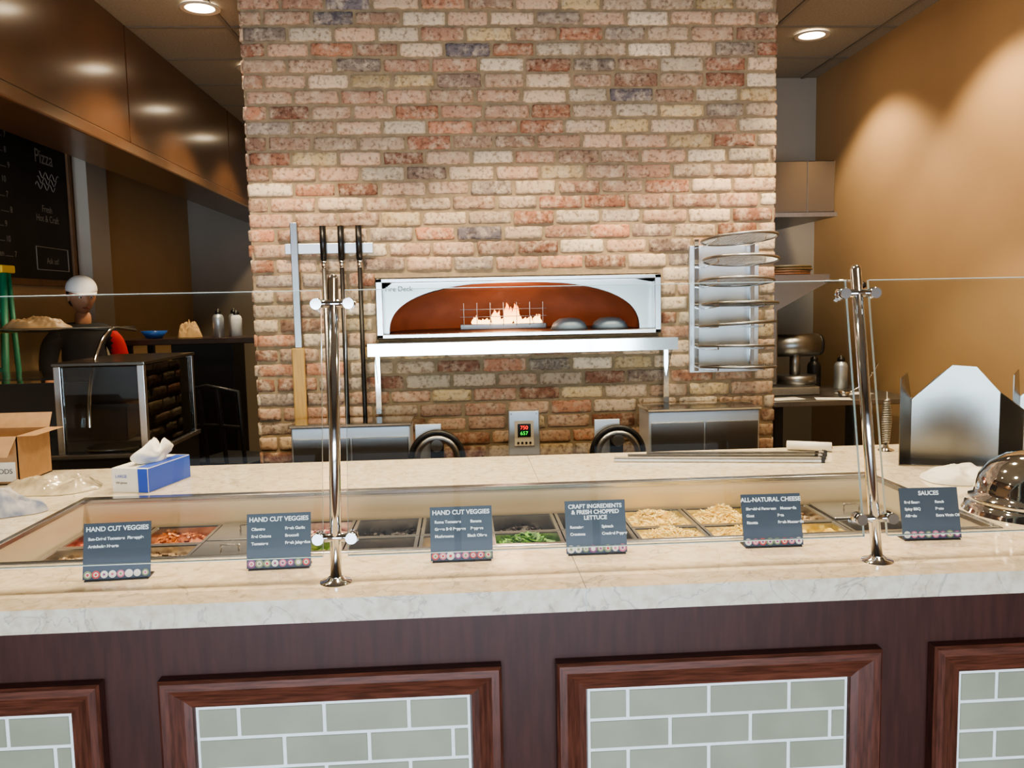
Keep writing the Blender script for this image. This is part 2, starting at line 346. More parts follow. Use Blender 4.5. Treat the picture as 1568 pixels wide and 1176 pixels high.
box('blade',-.80,-.765,BY-.045,BY-.031,1.3,1.9,STEELD,g,.003); box('wood_handle',-.815,-.755,BY-.055,BY-.032,0,1.3,WOODL,g,.006)
for x in (-.645,-.56,-.475):
    g=grp('pizza_peel'); yb=BY-.046
    cyl('grip',(x,yb,1.72),(x,yb,1.88),.0155,BLACK,g); cyl('collar',(x,yb,1.68),(x,yb,1.72),.013,CHROME,g); cyl('shaft',(x,yb,.28),(x,yb,1.69),.011,STEELD if x<-.6 else BLACKM,g)
    lathe('head_disc',[(0,-.002),(.035,-.002),(.035,.002),(0,.002)],(x,yb,.28),STEEL,g,24,'Y'); box('head',x-.035,x+.035,yb-.002,yb+.002,0,.28,STEEL,g)
# pizza screen rack with its screens
sr=grp('wall_pizza_screen_rack')
box('back_panel',1.14,1.49,BY-.025,BY+.002,1.13,1.76,STEELB,sr,.003)
SX,SY=1.32,BY-.225
levels=[1.765,1.665,1.565,1.46,1.365,1.26,1.16]
for x in (1.17,1.45): box('upright_%d'%(x*100),x-.012,x+.012,BY-.045,BY-.025,1.14,1.79,STEELP,sr,.002)
for i,z in enumerate(levels):
    for x in (1.2,1.42): tube('arm_%d'%i,[(x,BY-.03,z-.014),(x,BY-.3,z+.002),(x,BY-.305,z+.03)],.004,STEELP,sr)
for i,z in enumerate(levels):
    R=.175; off=random.uniform(-.012,.012); tl=.10 if i<3 else .05; rl=random.uniform(-.04,.05)
    def sp_(px,py): return (SX+off+px,SY+py*.95,z+.012-tl*py+rl*px)
    paths=[]
    tube('screen_rim_%d'%i,[sp_(R*math.cos(a_*math.pi/24),R*math.sin(a_*math.pi/24)) for a_ in range(48)],.0065,STEELD,sr,True)
    for k in range(-9,10):
        q=k*.0185; h=math.sqrt(max(0,R*R-q*q)); paths.append([sp_(q,-h),sp_(q,h)]); paths.append([sp_(-h,q),sp_(h,q)])
    tube('screen_mesh_%d'%i,paths,.0017,STEEL,sr,res=0)
def cart(x0_,x1_,zt,y0_=3.9,y1_=4.12):
    g=grp('stainless_cabinet'); box('body',x0_,x1_,y0_,y1_,.06,zt,STEELB,g,.006); box('door_l',x0_+.01,(x0_+x1_)/2-.004,y0_-.012,y0_,.1,zt-.05,STEEL,g,.003); box('door_r',(x0_+x1_)/2+.004,x1_-.01,y0_-.012,y0_,.1,zt-.05,STEEL,g,.003)
    tube('handle',[((x0_+x1_)/2-.03,y0_-.012,.5),((x0_+x1_)/2-.03,y0_-.04,.5),((x0_+x1_)/2-.03,y0_-.04,.65),((x0_+x1_)/2-.03,y0_-.012,.65)],.006,STEELP,g)
    box('top_lip',x0_-.006,x1_+.006,y0_-.016,y1_,zt,zt+.014,STEELP,g,.003)
    for i,x in enumerate((x0_+.05,x1_-.05)): cyl('foot_%d'%i,(x,(y0_+y1_)/2,0),(x,(y0_+y1_)/2,.06),.02,BLACK,g)
cart(-.78,-.24,.95,3.87,4.09); cart(.87,1.4,.975)
for cx in (-.12,.71):
    g=grp('ring_fixture'); c=(cx,3.83,.80)  # unidentified black ring with knob, modelled like a reel on a stand
    R=.118; tube('outer_ring',[(c[0]+R*math.cos(a_*math.pi/20),c[1],c[2]+R*math.sin(a_*math.pi/20)) for a_ in range(40)],.013,BLACKM,g,True)
    tube('inner_ring',[(c[0]+(R-.026)*math.cos(a_*math.pi/20),c[1]-.006,c[2]+(R-.026)*math.sin(a_*math.pi/20)) for a_ in range(40)],.015,STEELD,g,True)
    cyl('hub',(c[0],c[1]-.02,c[2]+.06),(c[0],c[1]+.04,c[2]+.06),.028,STEELD,g); box('stand',c[0]-.03,c[0]+.03,c[1]+.02,c[1]+.05,0,c[2]+.09,BLACKM,g,.004)
    box('mount_plate',c[0]-.1,c[0]+.02,c[1]+.05,c[1]+.058,c[2]-.1,c[2]+.15,STEELB,g,.003)
    box('foot',c[0]-.1,c[0]+.1,c[1]-.02,c[1]+.05,0,.02,BLACKM,g)
# ---------------------------------------------------------------- counter
ct=grp('serving_counter')
WX0,WX1,WY0,WY1=-1.22,1.37,2.04,2.74
SX0,SX1,SY0,SY1=-2.58,2.48,1.72,3.28; ZT=.9
for n,a0,a1,b0,b1 in (('slab_front_l',SX0,.2488,SY0,WY0),('slab_front_r',.2502,SX1,SY0,WY0),('slab_back_l',SX0,.2488,WY1,SY1),('slab_back_r',.2502,SX1,WY1,SY1),('slab_left',SX0,WX0,WY0+.0005,WY1-.0005),('slab_right',WX1,SX1,WY0+.0005,WY1-.0005)):
    box(n,a0,a1,b0,b1,ZT-.05,ZT,MARB,ct,0)
box('joint',.2488,.2502,SY0+.001,WY0,ZT-.049,ZT-.001,STEELD,ct)
box('body_front',SX0,SX1,1.80,1.86,0,ZT-.05,WOODB,ct); box('body_back',SX0,SX1,3.18,3.24,0,ZT-.05,STEELD,ct)
box('body_base',SX0,SX1,1.86,3.18,.1,.14,STEELD,ct)
box('toe_kick',SX0,SX1,1.79,1.80,0,.09,BLACKM,ct)
tw=.02
for n,a0,a1,b0,b1 in (('well_rim_front',WX0,WX1,WY0,WY0+tw),('well_rim_back',WX0,WX1,WY1-tw,WY1+.02),('well_rim_left',WX0,WX0+tw,WY0+tw,WY1-tw),('well_rim_right',WX1-tw,WX1,WY0+tw,WY1-tw)):
    box(n,a0,a1,b0,b1,ZT-.01,ZT+.004,STEEL,ct,.002)
for n,a0,a1,b0,b1 in (('liner_front',WX0,WX1,WY0+.012,WY0+.018),('liner_back',WX0,WX1,WY1-.018,WY1-.012),('liner_left',WX0+.012,WX0+.018,WY0,WY1),('liner_right',WX1-.018,WX1-.012,WY0,WY1)):
    box(n,a0,a1,b0,b1,.6,ZT-.009,STEELW,ct)
box('liner_floor',WX0,WX1,WY0,WY1,.6,.61,STEELW,ct)
PZ=.812
def frame(x0_,x1_,zb,zt):
    yb=1.80; prof=[(0,0),(0,.028),(.006,.034),(.022,.034),(.05,.02),(.066,.016),(.07,.006),(.07,0)]
    vs=[];fs=[];mi=[]
    for d,p in prof:
        for x,z in ((x0_+d,zb+d),(x1_-d,zb+d),(x1_-d,zt-d),(x0_+d,zt-d)): vs.append((x,yb-p,z))
    for k in range(len(prof)-1):
        for j in range(4): fs.append((k*4+j,k*4+(j+1)%4,k*4+4+(j+1)%4,k*4+4+j)); mi.append(0 if j in(0,2) else 1)
    mesh('panel_frame',vs,fs,[WOODH,WOODV],ct,False,mi)
    ix0,ix1,iz0,iz1=x0_+.07,x1_-.07,zb+.07,zt-.07
    box('grout_bed',ix0,ix1,1.793,1.80,iz0,iz1,GROUT,ct)
    bm=bmesh.new(); z=iz1-.006; row=0; tw_,th_=.183,.070
    while z>iz0+.01:
        zl=max(z-th_+.0075,iz0+.002); x=ix0+(.09 if row%2==0 else .185)-tw_
        while x<ix1:
            a0=max(x+.004,ix0+.006);a1=min(x+tw_-.004,ix1-.006)
            if a1-a0>.008:
                r=bmesh.ops.create_cube(bm,size=1)
                for v in r['verts']: v.co=Vector(((a0+a1)/2+v.co.x*(a1-a0),1.7925+v.co.y*.004,(zl+z)/2+v.co.z*(z-zl)))
            x+=tw_
        z-=th_; row+=1
    bmesh.ops.bevel(bm,geom=bm.edges[:],offset=.001,segments=1,affect='EDGES')
    me=D.meshes.new('tiles'); bm.to_mesh(me); bm.free(); link(D.objects.new('subway_tiles',me),ct,TILE)
for fx in (-2.36,-1.51,-.66,.19,1.04): frame(fx,fx+.73,.1,.715)
frame(1.89,2.45,.1,.715)
# food pans
FOODS={}
def food_mesh(x0_,x1_,y0_,y1_,z,kind,parent):
    c1,c2={'cheese':(rgb(238,208,120),rgb(250,228,158)),'lettuce':(rgb(42,95,24),rgb(105,160,50)),'crumb':(rgb(160,90,50),rgb(200,130,80)),'olive':(rgb(28,24,26),rgb(50,40,42)),'tomato':(rgb(165,60,38),rgb(195,95,60)),'onion':(rgb(205,180,170),rgb(150,80,100)),'pepper':(rgb(70,110,35),rgb(130,150,60)),'pine':(rgb(225,190,80),rgb(240,215,120)),'mush':(rgb(175,150,115),rgb(130,104,78))}[kind]
    if kind not in FOODS: FOODS[kind]=(mat('food_'+kind+'_a',c1,.45,0,.15,40),mat('food_'+kind+'_b',c2,.45,0,.15,40))
    ms=FOODS[kind]; vs=[];fs=[];mi=[]
    n=8; up=.024 if kind=='cheese' else .01 if kind=='lettuce' else 0
    def hz(x,y): return z-.02+up*.6+.02*noise.noise(Vector((x*14,y*14,1)))+(.018+up*.6)*math.sin(math.pi*(x-x0_)/(x1_-x0_))*math.sin(math.pi*(y-y0_)/(y1_-y0_))
    for j in range(n+1):
        for i in range(n+1): x=x0_+(x1_-x0_)*i/n; y=y0_+(y1_-y0_)*j/n; vs.append((x,y,hz(x,y)))
    for j in range(n):
        for i in range(n): q=j*(n+1)+i; fs.append((q,q+1,q+n+2,q+n+1)); mi.append(0)
    for k in range(280 if kind in('cheese','lettuce') else 110):
        x=random.uniform(x0_+.016,x1_-.016); y=random.uniform(y0_+.016,y1_-.016); zz=hz(x,y)+.003
        sz={'cheese':(.015,.0018,.0018),'lettuce':(.018,.012,.0012),'crumb':(.006,.005,.004),'olive':(.007,.007,.003),'tomato':(.009,.008,.005),'onion':(.012,.003,.002),'pepper':(.014,.004,.002),'pine':(.009,.008,.006),'mush':(.012,.008,.003)}[kind]
        M=Matrix.Translation((x,y,zz))@Matrix.Rotation(random.random()*6.28,4,'Z')@Matrix.Rotation(random.uniform(-.7,.7),4,'X')@Matrix.Rotation(random.uniform(-.5,.5),4,'Y')
        b0=len(vs)
        for sx_ in(-1,1):
            for sy_ in(-1,1):
                for sz_ in(-1,1): vs.append(tuple(M@Vector((sx_*sz[0]*random.uniform(.6,1),sy_*sz[1]*random.uniform(.6,1),sz_*sz[2]))))
        for f in ((0,1,3,2),(4,6,7,5),(0,4,5,1),(2,3,7,6),(0,2,6,4),(1,5,7,3)): fs.append(tuple(b0+q for q in f)); mi.append(k%2)
    mesh('food',vs,fs,list(ms),parent,False,mi)
def pan(x0_,x1_,y0_,y1_,zt,kind,nm='food_pan'):
    g=grp(nm); prof=[(0,-.004),(0,0),(.010,0),(.012,-.004),(.022,-.13)]; vs=[];fs=[]
    for d,p in prof:
        for x,y in ((x0_+d,y0_+d),(x1_-d,y0_+d),(x1_-d,y1_-d),(x0_+d,y1_-d)): vs.append((x,y,zt+p))
    for k in range(len(prof)-1):
        for j in range(4): fs.append((k*4+j,k*4+(j+1)%4,k*4+4+(j+1)%4,k*4+4+j))
    fs.append((16,17,18,19)); mesh('pan',vs,fs,STEEL,g)
    if kind=='lid': 
        box('lid',x0_+.004,x1_-.004,y0_+.004,y1_-.004,zt+.001,zt+.006,STEEL,g,.002); tube('lid_handle',[((x0_+x1_)/2-.025,(y0_+y1_)/2,zt+.006),((x0_+x1_)/2-.025,(y0_+y1_)/2,zt+.022),((x0_+x1_)/2+.025,(y0_+y1_)/2,zt+.022),((x0_+x1_)/2+.025,(y0_+y1_)/2,zt+.006)],.003,STEELP,g)
    elif kind: food_mesh(x0_+.014,x1_-.014,y0_+.014,y1_-.014,zt-(.03 if kind=='olive' else .014),kind,g)
cols=[('mush','mush','tomato'),('pine','mush','crumb'),('crumb','lid','lid'),('onion','pepper','onion'),('tomato','olive','olive'),('onion','mush','olive'),('lettuce','lettuce','olive'),('lettuce','olive','olive'),('cheese','cheese','cheese'),('cheese','cheese','cheese'),('cheese','pine','mush'),('lid','olive','lid')]
cw=(WX1-WX0-.05)/12
for i,c in enumerate(cols):
    for j,k in enumerate(c):
        xa=WX0+.025+i*cw; ya=WY0+.025+j*.216; pan(xa+.002,xa+cw-.002,ya+.002,ya+.214,PZ,k)
for j in range(4):
    y=WY0+.024+j*.216; box('pan_rail_%d'%j,WX0+.02,WX1-.02,y-.0008,y+.0008,PZ-.035,PZ-.002,STEEL,ct)
# ---------------------------------------------------------------- sneeze guard
sg=grp('glass_sneeze_guard')
def yl(z): return 1.825+(z-.9)*.2
for n,x in (('a',-.285),('b',.93)):
    cyl('post_'+n,(x,yl(.9),.905),(x,yl(1.56),1.56),.0125,STEELP,sg); 
    lathe('cap_'+n,[(0,.012),(.009,.009),(.0125,0),(.0125,-.004)],(x,yl(1.56),1.56),STEELP,sg,20)
    lathe('flange_'+n,[(0,.012),(.016,.012),(.02,.006),(.034,.003),(.035,0)],(x,yl(.9),.9),STEELP,sg,32)
    for k,z in enumerate((1.505,.995)):
        y=yl(z); cyl('clamp_bar_%s%d'%(n,k),(x-.043,y-.004,z),(x+.043,y-.004,z),.0095,STEELP,sg)
        for s in(-1,1): cyl('clamp_pad_%s%d%d'%(n,k,s+1),(x+s*.036,y-.02,z),(x+s*.036,y+.014,z),.0125,STEELP,sg); cyl('clamp_tip_%s%d%d'%(n,k,s+1),(x+s*.043,y-.004,z),(x+s*.051,y-.004,z),.005,STEELP,sg)
def pane(n,x0_,x1_,z0_,z1_):
    th=.005; vs=[]
    for x in(x0_,x1_):
        for z in(z0_,z1_):
            for d in(-th,th): vs.append((x,yl(z)+d,z))
    fs=[(0,4,6,2),(1,3,7,5),(0,1,5,4),(2,6,7,3),(0,2,3,1),(4,5,7,6)]
    mesh('pane_'+n,vs,fs,[GLASS,GEDGE],sg,False,[0,0,1,1,1,1])
    for z in (z0_,z1_): tube('edge_arris_'+n,[(x0_,yl(z)-th,z),(x1_,yl(z)-th,z)],.001,GEDGE,sg,res=1)
pane('left',-1.75,-.312,.955,1.535); pane('middle',-.258,.903,.955,1.535); pane('right',.957,2.2,.955,1.535)
for n,x in (('c',-1.77),('d',2.22)): cyl('post_'+n,(x,yl(.9),.9),(x,yl(1.56),1.56),.0125,STEELP,sg)
# ---------------------------------------------------------------- menu cards
VEG=[mat('veg_'+n,c,.5) for n,c in (('pink',rgb(205,110,130)),('cream',rgb(225,215,200)),('green',rgb(130,140,95)),('purple',rgb(140,75,115)),('red',rgb(195,75,65)))]
def card(x,y,title,lines,rot):
    g=grp('ingredient_card'); W,H=.145,.128
    M=Matrix.Translation((x,y,.9))@Matrix.Rotation(rot,4,'Z')@Matrix.Rotation(math.radians(-14),4,'X')
    box('panel',-W/2,W/2,0,.002,.004,H,SLATE,g,M=M)
    T=lambda px,pz:M@Matrix.Translation((px,-.0006,pz))@RX
    nl=len(title); 
    for i,t_ in enumerate(title): text('title',t_,(.0145 if nl==1 else .0135),T(0,H-.018-i*.0135),TXT,g,bold=.0004)
    z=H-.018-(nl-1)*.0135-.020
    for l in lines:
        text('item',l[0],.0092,T(-.062,z),TXT,g,'LEFT',.0003)
        if l[1]: text('item',l[1],.0092,T(.014,z),TXT,g,'LEFT',.0003)
        z-=.0165
    for i in range(8):
        cx=-W/2+.011+i*.0176; r=random.uniform(.0075,.0095)
        for kk,(rr_,mm,dd) in enumerate(((r,random.choice(VEG),.0008),(r*.6,VEG[1],.0012),(r*.35,random.choice(VEG),.0016))):
            vs=[tuple(M@Vector((cx+rr_*math.cos(a_*math.pi/8),-dd,.0145+rr_*math.sin(a_*math.pi/8)))) for a_ in range(16)]
            mesh('veg_print',vs,[tuple(range(16))],mm,g)
    M2=Matrix.Translation((x,y,.9))@Matrix.Rotation(rot,4,'Z')
    box('easel_foot',-W/2+.004,W/2-.004,-.002,.045,0,.003,BLACK,g,M=M2); box('easel_back',-.03,.03,.001,.003,.002,.06,BLACK,g,M=M)
card(-.78,1.895,['HAND CUT VEGGIES'],[('Sun-Dried Tomatoes','   Pineapple'),('Artichoke Hearts','')],.06)
card(-.43,1.93,['HAND CUT VEGGIES'],[('Cilantro','Fresh Garlic'),('Red Onions','Broccoli'),('Tomatoes','Fresh Jalapeños')],.03)
card(-.01,1.935,['HAND CUT VEGGIES'],[('Roma Tomatoes','   Banana'),('Green Bell Peppers','   Peppers'),('Mushrooms','Black Olives')],0)
card(.31,1.95,['CRAFT INGREDIENTS','& FRESH CHOPPED','LETTUCE'],[('Romaine','Spinach'),('Croutons','Cracked Pepper')],0)
card(.74,1.955,['ALL-NATURAL CHEESE'],[('Shredded Parmesan','   Mozzarella'),('Goat','Feta'),('Ricotta','Fresh Mozzarella')],-.02)
card(1.14,1.965,['SAUCES'],[('Red Sauce','Ranch'),('Spicy BBQ','Pesto'),('Alfredo','Extra Virgin Oil')],-.04)
# ---------------------------------------------------------------- things on the counter
Z=.9
dl=grp('chrome_dome_lid'); lathe('dome',[(r_,z_*.84) for r_,z_ in [(0,.2),(.03,.198),(.075,.185),(.115,.155),(.14,.115),(.15,.075),(.152,.055),(.165,.05),(.168,.038),(.16,.034),(.172,.028),(.178,.01),(.182,0)]],(1.565,2.2,Z),CHROME,dl,64); lathe('knob',[(0,.04),(.015,.036),(.018,.025),(.008,.012),(.006,0)],(1.565,2.2,Z+.166),BLACK,dl,24)
for x,y in ((1.63,3.15),(2.03,3.1)):
    g=grp('coil_spring_stand'); pts=[]
    for i in range(220):
        f=i/219; r=.017*(1-.45*abs(2*f-1)); pts.append((x+r*math.cos(i*.55),y+r*math.sin(i*.55),Z+.03+.17*f))
    tube('coil',pts,.004,STEELD,g); lathe('base',[(0,.03),(.006,.03),(.012,.012),(.03,.004),(.03,0)],(x,y,Z),STEELP,g,24); cyl('tip',(x,y,Z+.03),(x,y,Z+.23),.003,STEELD,g,r2=.0015,seg=10)
def holder(x,y,s=1.0):
    g=grp('steel_box_holder'); th=.003
    def plate(n,pts,nrm):
        k=len(pts); nv=Vector(nrm)*th; vs=[Vector((x,y,Z))+Vector(p)*s for p in pts]; vs+= [v+nv for v in vs]
        fs=[tuple(range(k)),tuple(range(2*k-1,k-1,-1))]+[(i,(i+1)%k,k+(i+1)%k,k+i) for i in range(k)]; mesh(n,vs,fs,STEELS,g)
    plate('side_wing',[(0,0,0),(0,0,.31),(.05,.05,.325),(.09,.10,.24),(.10,.11,.22),(.10,.11,0)],(-.8,.5,0))
    plate('back_panel',[(.10,.11,0),(.10,.11,.22),(.17,.08,.30),(.22,.06,.345),(.29,.03,.34),(.36,0,.25),(.36,0,0)],(.3,1,0))
    plate('right_wing',[(.36,0,0),(.36,0,.25),(.38,-.10,.2),(.38,-.10,0)],(1,.1,0))
    plate('tray',[(0,0,.001),(.10,.11,.001),(.36,0,.001),(.38,-.10,.001)],(0,0,1))
holder(1.53,2.86); holder(1.94,2.86)
crumple('wrapping_paper',(1.62,2.62,Z),.14,.10,.045,WHITE,4,.2,8)
for i,(a_,b_) in enumerate((((.56,3.10),(1.3,2.96)),((.62,3.145),(1.33,3.02)),((.70,3.18),(1.36,3.08)))):
    g=grp('steel_rail'); p0=Vector((*a_,Z+.0095)); p1=Vector((*b_,Z+.0095)); d=(p1-p0); M=Matrix.Translation((p0+p1)/2)@Matrix.Rotation(math.atan2(d.y,d.x),4,'Z')
    box('channel',-d.length/2,d.length/2,-.012,.012,-.009,.006,STEEL,g,.003,M=M); box('edge',-d.length/2,d.length/2,-.012,-.008,.006,.011,STEELP,g,M=M); box('end_cap',d.length/2-.01,d.length/2+.003,-.013,.013,-.009,.012,BLACK,g,M=M)
g=grp('paper_roll'); cyl('roll',(1.27,3.23,Z+.019),(1.42,3.16,Z+.019),.018,WHITE,g); cyl('core',(1.268,3.231,Z+.019),(1.422,3.159,Z+.019),.007,CARDB,g)
g=grp('glove_box'); M=Matrix.Translation((-1.07,2.95,Z))@Matrix.Rotation(-.22,4,'Z')
box('carton',-.065,.065,-.13,.13,0,.082,WHITE,g,.002,M=M); box('blue_side',.0652,.0662,-.128,.128,.002,.08,BLUE,g,M=M); box('blue_band',.03,.064,-.1312,-.1302,.002,.08,BLUE,g,M=M); box('blue_top',.02,.064,-.12,.12,.0822,.0828,BLUE,g,M=M)
vs=[];fs=[]
for j in range(13):
    for i in range(24): a_=2*math.pi*i/24; f=j/12; r=(.02+.03*math.sin(f*2.2+.5))*(1-f*.35)*(1+.7*noise.noise(Vector((math.cos(a_)*1.6,math.sin(a_)*1.6,f*2.5+5)))); vs.append(tuple(M@Vector((r*math.cos(a_)+.02*f,r*math.sin(a_)*1.8,.083+.06*f*(1+.3*math.sin(a_*3))))))
for j in range(12):
    for i in range(24): fs.append((j*24+i,j*24+(i+1)%24,(j+1)*24+(i+1)%24,(j+1)*24+i))
fs.append(tuple(12*24+i for i in range(24)))
mesh('glove_tuft',vs,fs,WHITE,g,True); text('label','LARGE',.014,M@Matrix.Translation((-.03,-.1315,.05))@RX,BLUE,g); text('label','100 gloves',.01,M@Matrix.Translation((-.03,-.1315,.03))@RX,BLACK,g)
def carton(x0_,x1_,y0_,y1_,z,h):
    g=grp('cardboard_box'); th=.004
    box('front',x0_,x1_,y0_,y0_+th,z,z+h,CARDB,g); box('back',x0_,x1_,y1_-th,y1_,z,z+h,CARDB,g); box('left',x0_,x0_+th,y0_,y1_,z,z+h,CARDB,g); box('right',x1_-th,x1_,y0_,y1_,z,z+h,CARDB,g); box('bottom',x0_,x1_,y0_,y1_,z,z+th,CARDB,g)
    mesh('flap_front',[(x0_,y0_,z+h),(x1_,y0_,z+h),(x1_-.01,y0_-.05,z+h-.065),(x0_+.01,y0_-.05,z+h-.065)],[(0,1,2,3)],CARDB,g); mesh('flap_back',[(x0_,y1_,z+h),(x1_,y1_,z+h),(x1_-.01,y1_+.05,z+h+.05),(x0_+.01,y1_+.05,z+h+.05)],[(0,1,2,3)],CARDB,g)
    mesh('flap_right',[(x1_,y0_,z+h),(x1_,y1_,z+h),(x1_+.06,y1_-.01,z+h+.0),(x1_+.06,y0_+.01,z+h+.0)],[(0,1,2,3)],CARDB,g)
    box('label',x1_-.11,x1_-.01,y0_-.0012,y0_,z+.012,z+.08,WHITE,g); text('print','FOODS',.024,Matrix.Translation((x1_-.06,y0_-.0018,z+.04))@RX,BLACK,g)
carton(-1.85,-1.55,3.02,3.26,Z,.17)
PLAS=mat('clear_plastic_wrap',rgb(190,178,155),.12,0,.35,14,spec=1,bump=.5,coat=.6)
crumple('plastic_wrapped_bundle',(-1.40,2.92,Z),.17,.10,.05,PLAS,3,.1,9)
crumple('kitchen_towel',(-1.385,2.60,Z),.12,.09,.08,mat('towel_cloth',rgb(215,210,205),.9,0,.3,12,col2=rgb(90,105,140)),8,.3,8)
# ---------------------------------------------------------------- left background
mbd=grp('wall_chalk_menu_board')
CH=mat('chalkboard',rgb(34,32,30),.6,0,.2,4); CHW=mat('chalk',rgb(150,145,135),.8); DW=mat('board_frame_wood',rgb(120,85,52),.5,0,.15,10)
bx=-2.59; box('slate',bx-.009,bx+.01,3.9,5.9,1.7,2.78,CH,mbd)
for n,q in (('f_b',(3.86,5.94,1.66,1.7)),('f_t',(3.86,5.94,2.78,2.82)),('f_l',(3.86,3.9,1.7,2.78)),('f_r',(5.9,5.94,1.7,2.78))): box(n,bx-.009,bx+.025,q[0],q[1],q[2],q[3],DW,mbd,.003)
ML=lambda y,z:Matrix.Translation((bx+.0105,y,z))@Matrix.Rotation(math.radians(90),4,'Z')@RX
for k,(yy,ttl,its) in enumerate(((4.25,'SALADS',('Garden','Caesar','Greek','Chopped','Caprese','Spinach','Cobb','House','Side')),(4.98,'PIZZAS',('Margherita','Pepperoni','Four Cheese','Veggie','Hawaiian','Meat Lovers','Pesto','Buffalo','BBQ Chicken')))):
    text('head',ttl,.09,ML(yy,2.6),CHW,mbd)
    for i in range(9): text('line',its[i]+' ........ '+str(7+i%4),.05,ML(yy,2.5-i*.085),CHW,mbd)
text('script','Pizza',.12,ML(5.6,2.42),CHW,mbd); text('script2','Fresh\nHot & Craft',.06,ML(5.6,2.12),CHW,mbd)
for k_ in range(3): tube('flourish',[(bx+.012,5.47+k_*.03+.25*i/24,2.28+k_*.035+.02*math.sin(i*.8+k_)) for i in range(25)],.0025,CHW,mbd)
tube('chalk_frame',[(bx+.012,5.42,1.9),(bx+.012,5.84,1.9),(bx+.012,5.84,1.76),(bx+.012,5.42,1.76)],.004,CHW,mbd,True); text('small','Ask us!',.055,ML(5.63,1.8),CHW,mbd)
dc=grp('refrigerated_display_case')
X0,X1,Y0_,Y1_=-2.5,-1.32,3.62,4.3
box('base',X0,X1,Y0_,Y1_,0,.88,BLACKM,dc,.01); box('deck',X0,X1+.01,Y0_-.01,Y1_,.88,.9,STEEL,dc,.003)
for i,(x,y) in enumerate(((X1-.02,Y0_+.02),(X1-.02,Y1_-.02),(-1.68,Y0_+.02),(X0+.02,Y1_-.02))): box('post_%d'%i,x-.014,x+.014,y-.014,y+.014,.9,1.27,STEEL,dc,.002)
box('top_shelf',-1.7,X1,Y0_,Y1_,1.27,1.285,STEELS,dc,.003); box('mid_shelf',-1.68,X1-.02,Y0_+.14,Y1_-.02,1.08,1.095,BLACKM,dc)
box('front_glass_panel',-1.66,X1-.035,Y0_+.006,Y0_+.012,.91,1.265,GLASS,dc); box('side_glass_panel',X1-.012,X1-.008,Y0_+.035,Y1_-.035,.91,1.265,GLASS,dc); box('inner_block',-1.66,X1-.04,Y0_+.25,Y1_-.05,.9,1.25,BLACKM,dc)
lathe('display_tray',[(0,0),(.1,0),(.11,.012),(.1,.012),(.09,.004),(0,.004)],(-1.52,Y0_+.13,.901),STEELD,dc,32)
vs=[];fs=[];NN=14
for k in range(NN+1):
    a_=math.pi/2*k/NN; y_=Y0_+.1+.35*(1-math.cos(a_)); z_=1.0+.42*math.sin(a_)
    vs+=[(X0,y_,z_),(-1.6,y_,z_)]
for k in range(NN): fs.append((2*k,2*k+1,2*k+3,2*k+2))
mesh('curved_glass',vs,fs,GLASS,dc,True); tube('glass_frame',[(-1.6,vs[2*k+1][1],vs[2*k+1][2]) for k in range(NN+1)]+[(-1.6,Y1_,1.40)],.008,STEELP,dc)
box('glass_top_rail',X0,-1.6,Y0_+.44,Y0_+.47,1.405,1.42,STEELD,dc); box('rear_top',X0,-1.6,Y0_+.47,Y1_,1.405,1.42,STEELD,dc); box('rear_panel',X0,-1.72,Y1_-.03,Y1_,.9,1.15,BLACKM,dc)
box('case_shelf',X0,-1.62,Y0_+.2,Y1_-.03,1.2,1.212,GLASS,dc); 
crumple('crumpled_bag',(-2.02,4.2,1.421),.15,.07,.06,mat('bag_tan',rgb(150,120,85),.5,spec=.8),12,.05,10)
tc_=grp('service_counter'); box('top',-2.2,-1.22,5.6,6.1,1.27,1.308,DARKTOP,tc_,.005); box('body',-1.9,-1.5,5.7,6.0,0,1.27,BLACKM,tc_,.005)
for i,(x,y) in enumerate(((-2.15,5.65),(-2.15,6.05),(-1.27,5.65),(-1.27,6.05))): box('leg_%d'%i,x-.02,x+.02,y-.02,y+.02,0,1.27,BLACKM,tc_)
def bottle(x,y,z,h,r,m,cap,nm='squeeze_bottle'):
    g=grp(nm); lathe('body',[(0,0),(r,0),(r,h*.65),(r*.85,h*.75),(r*.5,h*.8),(r*.5,h*.88),(0,h*.88)],(x,y,z),m,g,24); lathe('cap',[(r*.55,h*.8),(r*.55,h*.9),(r*.2,h*.94),(r*.12,h),(0,h)],(x,y,z),cap,g,20)
bottle(-1.60,5.75,1.309,.19,.036,STEELB,BLACK); bottle(-1.49,5.78,1.309,.18,.036,WHITE,BLACK); bottle(-1.55,5.95,1.309,.19,.035,STEELB,BLACK)
g=grp('blue_bowl'); lathe('bowl',[(0,.003),(.05,.003),(.085,.05),(.08,.05),(.048,.008),(0,.008)],(-2.02,5.75,1.308),mat('blue_ceramic',rgb(40,90,170),.3),g,32)
crumple('paper_bag',(-1.8,5.78,1.309),.08,.06,.12,mat('kraft_paper',rgb(190,155,110),.8),5,.2,12)
def stool(x,y,rot=0):
    g=grp('bar_chair'); M=Matrix.Translation((x,y,0))@Matrix.Rotation(rot,4,'Z')
    tp=[[(sx*.17,sy*.17,.62),(sx*.21,sy*.21,0)] for sx in(-1,1) for sy in(-1,1)]+[[(-.19,-.19,.25),(.19,-.19,.25),(.19,.19,.25),(-.19,.19,.25),(-.19,-.19,.25)],[(-.17,.17,.62),(-.18,.22,1.05),(0,.24,1.08),(.18,.22,1.05),(.17,.17,.62)],[(-.175,.2,.85),(0,.215,.86),(.175,.2,.85)],[(-.06,.18,.63),(-.06,.235,1.07)],[(.06,.18,.63),(.06,.235,1.07)]]
    tube('frame',[[tuple(M@Vector(p)) for p in pp] for pp in tp],.012,BLACKM,g); box('seat',-.19,.19,-.19,.19,.62,.65,BLACKM,g,.01,M=M)
